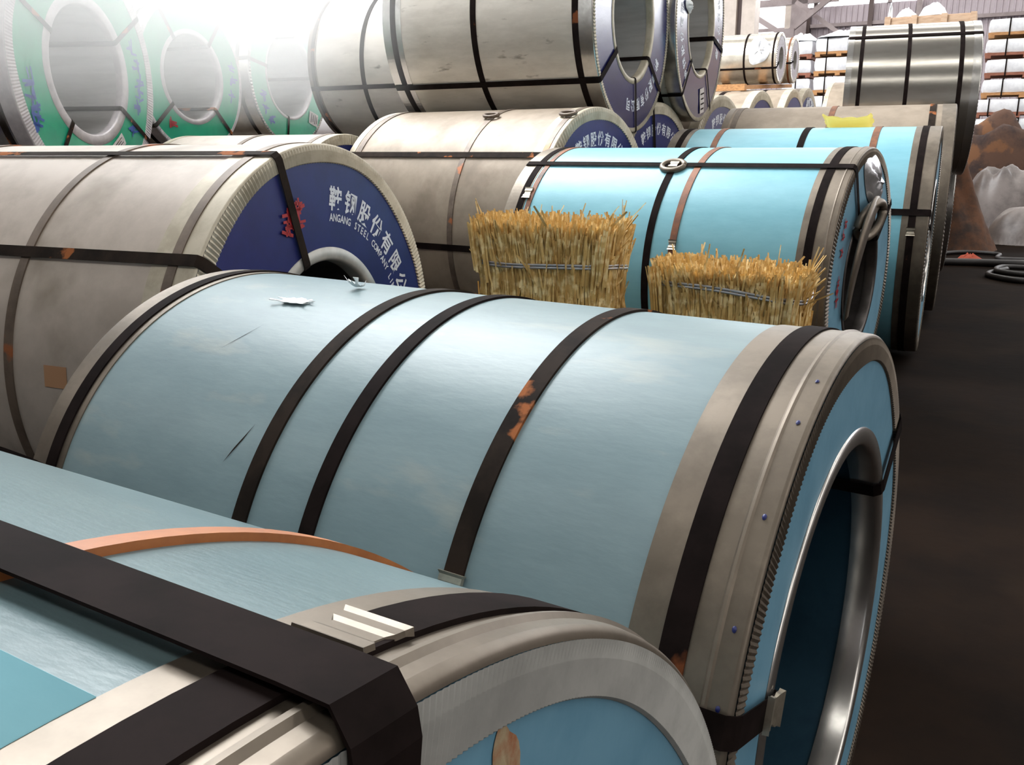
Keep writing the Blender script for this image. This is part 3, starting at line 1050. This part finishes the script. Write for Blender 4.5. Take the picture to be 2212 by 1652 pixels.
ORD = ['topmost'] + [q + ' from the top' for q in ('second', 'third', 'fourth', 'fifth', 'sixth', 'seventh', 'eighth', 'ninth', 'tenth')]
hs = 3.62 / 10
for k in range(10):
    pack('white wrapped sheet pack in the tall right-hand stack, %s' % ORD[9 - k], .36 + .02 * math.sin(k * 2.1) + (.0 if k > 5 else -.02), 20.6, k * hs, 1.5 if k < 6 else 1.4, 1.1, hs, 'packs in the tall stack at right',
         'white_wrap' if k > 3 else 'foil', 'wood_red' if k % 3 else 'wood', 3 if k < 6 else 2, 11 + k)
hs = 3.55 / 9
for k in range(9):
    nm = ORD[8 - k]
    pack('white sheet pack in the narrow stack beside the foil coils, %s' % nm, -4.12, 22.0, k * hs, .62, 1.0, hs, 'packs in the narrow stack', 'white_wrap', 'wood_red', 1, 31 + k)
    pack('white sheet pack in the wide stack left of the polished coil, %s' % nm, -3.18, 21.6, k * hs, 1.0, 1.0, hs, 'packs in the wide stack', 'white_wrap', 'wood', 2, 51 + k)
o = blob('plastic_cover', 'white_wrap', None, HALL @ Matrix.Translation((-3.18, 21.6, 3.55)), .62, .6, .14, 8, 26, 6, .2)
tag(o, 'white plastic cover bunched on top of the wide stack of packs', 'cover')
o = blob('plastic_cover', 'white_wrap', None, HALL @ Matrix.Translation((-4.12, 22.0, 3.55)), .36, .5, .16, 18, 26, 6, .2)
tag(o, 'white plastic cover bunched on top of the narrow stack of packs', 'cover')

# crate wall behind the polished coil with wrapped packs on it
cr = thing('plank_crate', 'long pale wooden crate behind the polished silver coil', 'crate', hp(-1.05, 15.3, 0), -AL)
for k in range(9):
    z = .05 + k * .348
    MB().box(-.60, .62, -.28, -.25, z, z + .33).build('plank', 'plank', cr)
for x in (-.56, -.2, .2, .58):
    MB().box(x - .04, x + .04, -.31, -.28, 0, 3.19).build('batten', 'plank', cr)
MB().box(-.60, .62, -.25, .25, 0, 3.18).build('crate_body', 'plank', cr)
for k, (s, l, h, lab) in enumerate(((-1.61, .06, .2, 'small white wrapped pack at the left end of the pale crate'), (-1.38, .3, .12, 'white wrapped pack on the pale crate, left one of two'), (-1.02, .42, .17, 'white wrapped pack on the pale crate, right one of two'))):
    o = blob('wrapped_pack', 'white_wrap', None, HALL @ Matrix.Translation((s, 15.3, 3.19)), l / 2, .2, h, 60 + k, 22, 6, .15)
    tag(o, lab, 'pack')

# ------------------------------------------------------------------ straw bundles
def straw_bundle(label, cx, cy, rz, w, d, h, wire_z, seed, slope=0.0, flare=.12, count=5200):
    rnd = random.Random(seed)
    t = thing('straw_bundle', label, 'straw bundle', (cx, cy, 0), rz, 'straw bundles behind the big blue coil')
    mb = MB()
    v, f = [], []

    def outline(a):
        ca, sa = math.cos(a), math.sin(a)
        k = (abs(ca) ** 3.2 + abs(sa) ** 3.2) ** (-1 / 3.2)
        return ca * k * w / 2, sa * k * d / 2

    def scale(z):
        q = (z - wire_z) / (h - wire_z) if z > wire_z else (wire_z - z) / .35
        return 1 + (flare * q ** 1.3 if z > wire_z else -.02 + .05 * min(q, 1))

    def topz(x):
        return h + slope * x / w
    # dense core
    nz, na = 8, 36
    for j in range(nz + 1):
        for k in range(na):
            x, y = outline(2 * PI * k / na)
            z = j / nz * (topz(x) - .05)
            sc = scale(z) * .93
            v.append((x * sc, y * sc, z))
    for j in range(nz):
        for k in range(na):
            f.append((j * na + k, j * na + (k + 1) % na, (j + 1) * na + (k + 1) % na, (j + 1) * na + k))
    f.append(tuple(range(nz * na, nz * na + na)))
    mb.add(v, f)
    mb.build('straw_core', 'straw_core', t)
    mb = MB()
    V, Fc = [], []

    def stalk(p0, p1, p2, wd):
        a, b, c = Vector(p0), Vector(p1), Vector(p2)
        dd = (c - a).normalized()
        s = dd.cross(Vector((rnd.uniform(-1, 1), rnd.uniform(-1, 1), .1)))
        if s.length < 1e-3:
            return
        s = s.normalized() * wd
        u = s.cross(dd).normalized() * wd * .7
        n0 = len(V)
        for p, k in ((a, 1), (b, 1), (c, .75)):
            V.extend([tuple(p - s * k), tuple(p + s * k), tuple(p + u * k * 1.5)])
        for i in (0, 3):
            for j in range(3):
                Fc.append((n0 + i + j, n0 + i + (j + 1) % 3, n0 + i + 3 + (j + 1) % 3, n0 + i + 3 + j))
    for i in range(count):
        a = rnd.uniform(0, 2 * PI)
        x, y = outline(a)
        inn = rnd.uniform(.93, 1.02)
        x, y = x * inn, y * inn
        z0 = rnd.choice((rnd.uniform(wire_z - .30, wire_z), rnd.uniform(wire_z - .2, wire_z + .02), rnd.uniform(0.02, wire_z - .2)))
        z2 = min(z0 + rnd.uniform(.16, .34), topz(x) + rnd.uniform(-.10, .015))
        if z2 - z0 < .05:
            z0 = z2 - .12
        z1 = (z0 + z2) / 2
        j = lambda k: rnd.gauss(0, k)
        p = [(x * scale(z) + j(.005), y * scale(z) + j(.005), z) for z in (z0, z1, z2)]
        stalk(p[0], p[1], (p[2][0] + j(.010), p[2][1] + j(.010), p[2][2]), rnd.uniform(.0028, .0062))
    for i in range(int(count * .34)):      # cut tops
        x, y = rnd.uniform(-w / 2, w / 2) * .99, rnd.uniform(-d / 2, d / 2) * .99
        z2 = topz(x) + rnd.gauss(-.012, .016)
        sc = scale(h)
        stalk((x * 1.0, y * 1.0, z2 - .16), (x * (1 + sc) / 2, y * (1 + sc) / 2, z2 - .08), (x * sc + rnd.gauss(0, .008), y * sc + rnd.gauss(0, .008), z2), rnd.uniform(.003, .006))
    for i in range(70):                    # loose stalks
        a = rnd.uniform(0, 2 * PI)
        x, y = outline(a)
        z = rnd.uniform(wire_z - .1, topz(x))
        l = rnd.uniform(.05, .12)
        dx, dy, dz = rnd.gauss(x * 1.2, .2), rnd.gauss(y * 1.2, .2), rnd.uniform(.3, 1.0)
        q = math.sqrt(dx * dx + dy * dy + dz * dz)
        s = scale(z) * .97
        stalk((x * s, y * s, z), (x * s + dx / q * l * .5, y * s + dy / q * l * .5, z + dz / q * l * .5), (x * s + dx / q * l, y * s + dy / q * l, z + dz / q * l * .95), rnd.uniform(.002, .0045))
    put('straw', V, Fc, 'straw', t, False, 'stuff')
    for dz in (0, .009):
        pts = []
        for k in range(49):
            a = 2 * PI * k / 48
            x, y = outline(a)
            pts.append((x * 1.07, y * 1.09, wire_z + dz + .012 * math.sin(a * 2 + seed) - .03 * x / w))
        MB().tube(pts, .0045, 6).build('tie_wire', 'wire', t, True)
    pts = []
    for k in range(49):
        x, y = outline(2 * PI * k / 48)
        pts.append((x * 1.03, y * 1.03, .35))
    MB().tube(pts, .0035, 6).build('tie_wire', 'wire', t, True)
    return t


straw_bundle('taller golden straw bundle on the left, tied with wire, behind the big blue coil', .14, 2.98, -math.radians(24), .46, .30, 1.235, 1.10, 3, -.02, .09)
straw_bundle('shorter golden straw bundle on the right, tied with wire, behind the big blue coil', .71, 2.80, -math.radians(28), .45, .30, 1.10, 1.035, 5, -.02, .07)

# ------------------------------------------------------------------ small things
def sheet_on(t, name, m, label, cat, tt, phi, w, l, curl, seed, ragged=.2, nu=10, nv=8):
    rnd = random.Random(seed)
    R = t['_R']
    W = Matrix.Translation(t.location) @ Matrix.Rotation(t.rotation_euler.z, 4, 'Z')
    v, f = [], []
    for i in range(nu + 1):
        for j in range(nv + 1):
            u, q = i / nu - .5, j / nv - .5
            if i in (0, nu):
                u *= 1 + rnd.uniform(-ragged, ragged)
            if j in (0, nv):
                q *= 1 + rnd.uniform(-ragged, ragged)
            x, a = -tt + u * w, math.radians(phi) + q * l / R
            rr = R + .003 + curl * (abs(u * 2) ** 3 * .5 + (q + .5) ** 3) + curl * .1 * rnd.random()
            v.append(W @ Vector((x, rr * math.cos(a), R + rr * math.sin(a))))
    for i in range(nu):
        for j in range(nv):
            a = i * (nv + 1) + j
            f.append((a, a + nv + 1, a + nv + 2, a + 1))
    o = put(name, v, f, m, None, True)
    md = o.modifiers.new('thickness', 'SOLIDIFY')
    md.thickness = .0008
    return tag(o, label, cat)


sheet_on(F_, 'yellow_paper', 'yellow', 'yellow sheet of paper lying on the second coil of the right-hand row', 'paper', .60, 84, .32, .22, .06, 2, .06)
sheet_on(B, 'torn_film_scrap', 'scrap', 'long torn white film scrap on top of the big blue coil', 'scrap', 1.10, 104, .085, .03, .003, 4, .5)
sheet_on(B, 'torn_film_scrap', 'scrap', 'small curled white film scrap standing up on the big blue coil', 'scrap', 1.035, 92, .03, .03, .015, 6, .4)

# hoses on the floor at right
def hose(pts, r, label):
    # Catmull-Rom through floor points
    P = [Vector((x, y, z)) for x, y, z in pts]
    out = []
    for i in range(len(P) - 1):
        p0, p1, p2, p3 = P[max(i - 1, 0)], P[i], P[i + 1], P[min(i + 2, len(P) - 1)]
        for k in range(8):
            t = k / 8
            out.append(.5 * ((2 * p1) + (p2 - p0) * t + (2 * p0 - 5 * p1 + 4 * p2 - p3) * t * t + (3 * p1 - p0 - 3 * p2 + p3) * t ** 3))
    out.append(P[-1])
    tag(MB().tube(out, r, 8).build('rubber_hose', 'rubber', None, True), label, 'hose')


hose([(5.15, 10.5, .04), (5.5, 10.4, .04), (5.9, 10.2, .05), (6.3, 10.25, .04), (6.9, 10.1, .04)], .045, 'thick black rubber hose stretched across the floor at right')
hose([(5.6, 9.9, .03), (5.2, 9.55, .03), (5.3, 9.1, .03), (5.75, 9.2, .03), (6.0, 9.7, .04), (5.6, 9.95, .05), (5.35, 9.6, .05), (5.7, 9.35, .04), (6.2, 9.6, .03), (6.6, 9.9, .03)], .03,
     'black rubber hose lying in loops on the floor at right')
hose([(5.3, 11.0, .03), (5.5, 11.3, .03), (5.9, 11.45, .03), (6.2, 11.2, .03), (6.0, 10.8, .03), (6.5, 10.6, .03), (7.2, 10.5, .03)], .025, 'thin black cable curling behind the hoses at right')
o = blob('orange_rag', 'orange_rag', None, Matrix.Translation((5.6, 10.74, .01)), .17, .11, .07, 4, 20, 5, .3)
tag(o, 'orange rag dropped on the floor beside the hoses', 'rag')


def mound(name, m, label, cat, x, y, rx, ry, h, seed, rough=.2, n=36, power=1.2, jit=.03):
    rnd = random.Random(seed)
    ph = [(rnd.uniform(0, 6.28), rnd.uniform(0, 6.28), rnd.uniform(1, 5), rnd.uniform(1, 5)) for _ in range(9)]
    v, f = [], []
    for i in range(n + 1):
        for j in range(n + 1):
            u, w_ = i / n * 2 - 1, j / n * 2 - 1
            q = math.sqrt(u * u + w_ * w_)
            base = max(0, 1 - q ** power)
            k = sum(math.sin(a + c * 2.2 * u) * math.sin(b + d * 2.2 * w_) / (1 + .3 * e) for e, (a, b, c, d) in enumerate(ph)) * rough
            v.append((x + u * rx, y + w_ * ry, max(-.02, h * base * (1 + k) - .02 + rnd.uniform(0, jit) * (base > 0))))
    for i in range(n):
        for j in range(n):
            a = i * (n + 1) + j
            f.append((a, a + n + 1, a + n + 2, a + 1))
    return tag(put(name, v, f, m, None, True), label, cat)


mound('rust_pile', 'rust', 'steep rust-coloured scrap pile just beyond the right-hand coil row', 'pile', 6.15, 12.5, .55, .9, 1.4, 3, .06, power=.9)
mound('rubble_heap', 'brown', 'brown heap of rubble and rags in front of the tall stack', 'heap', 8.4, 15.6, 1.5, .75, 1.62, 8, .12, power=3)
for k, (x, y, rx, ry, h, lab) in enumerate(((7.52, 13.75, .6, .45, 1.0, 'dull grey plastic sack beside the rust pile'), (8.75, 14.25, .6, .5, 1.15, 'dull grey plastic sack at the right edge, tallest of the sacks'),
                                            (7.6, 12.7, .8, .5, .5, 'flattened grey plastic sack in front of the two upright sacks'))):
    mound('plastic_sack', 'bag', lab, 'sack', x, y, rx, ry, h, 20 + k, .05, power=5, jit=.012)

# ------------------------------------------------------------------ added haze volume standing in for lens glare over the left coils
_pl = [(-9.5, 1.0), (-2.9, 1.0), (-2.9, 4.4), (-5.0, 5.4), (-5.0, 17.0), (-9.5, 17.0)]
_n = len(_pl)
hz = MB()
hz.add([(a, b, 1.3) for a, b in _pl] + [(a, b, 3.7) for a, b in _pl],
       [tuple(range(_n))[::-1], tuple(range(_n, 2 * _n))] + [(k, (k + 1) % _n, _n + (k + 1) % _n, _n + k) for k in range(_n)])
haze = hall_obj(hz, 'glare_haze', 'haze', 'stuff')
tag(haze, 'bright added haze standing in for glare over the left coils', 'haze')
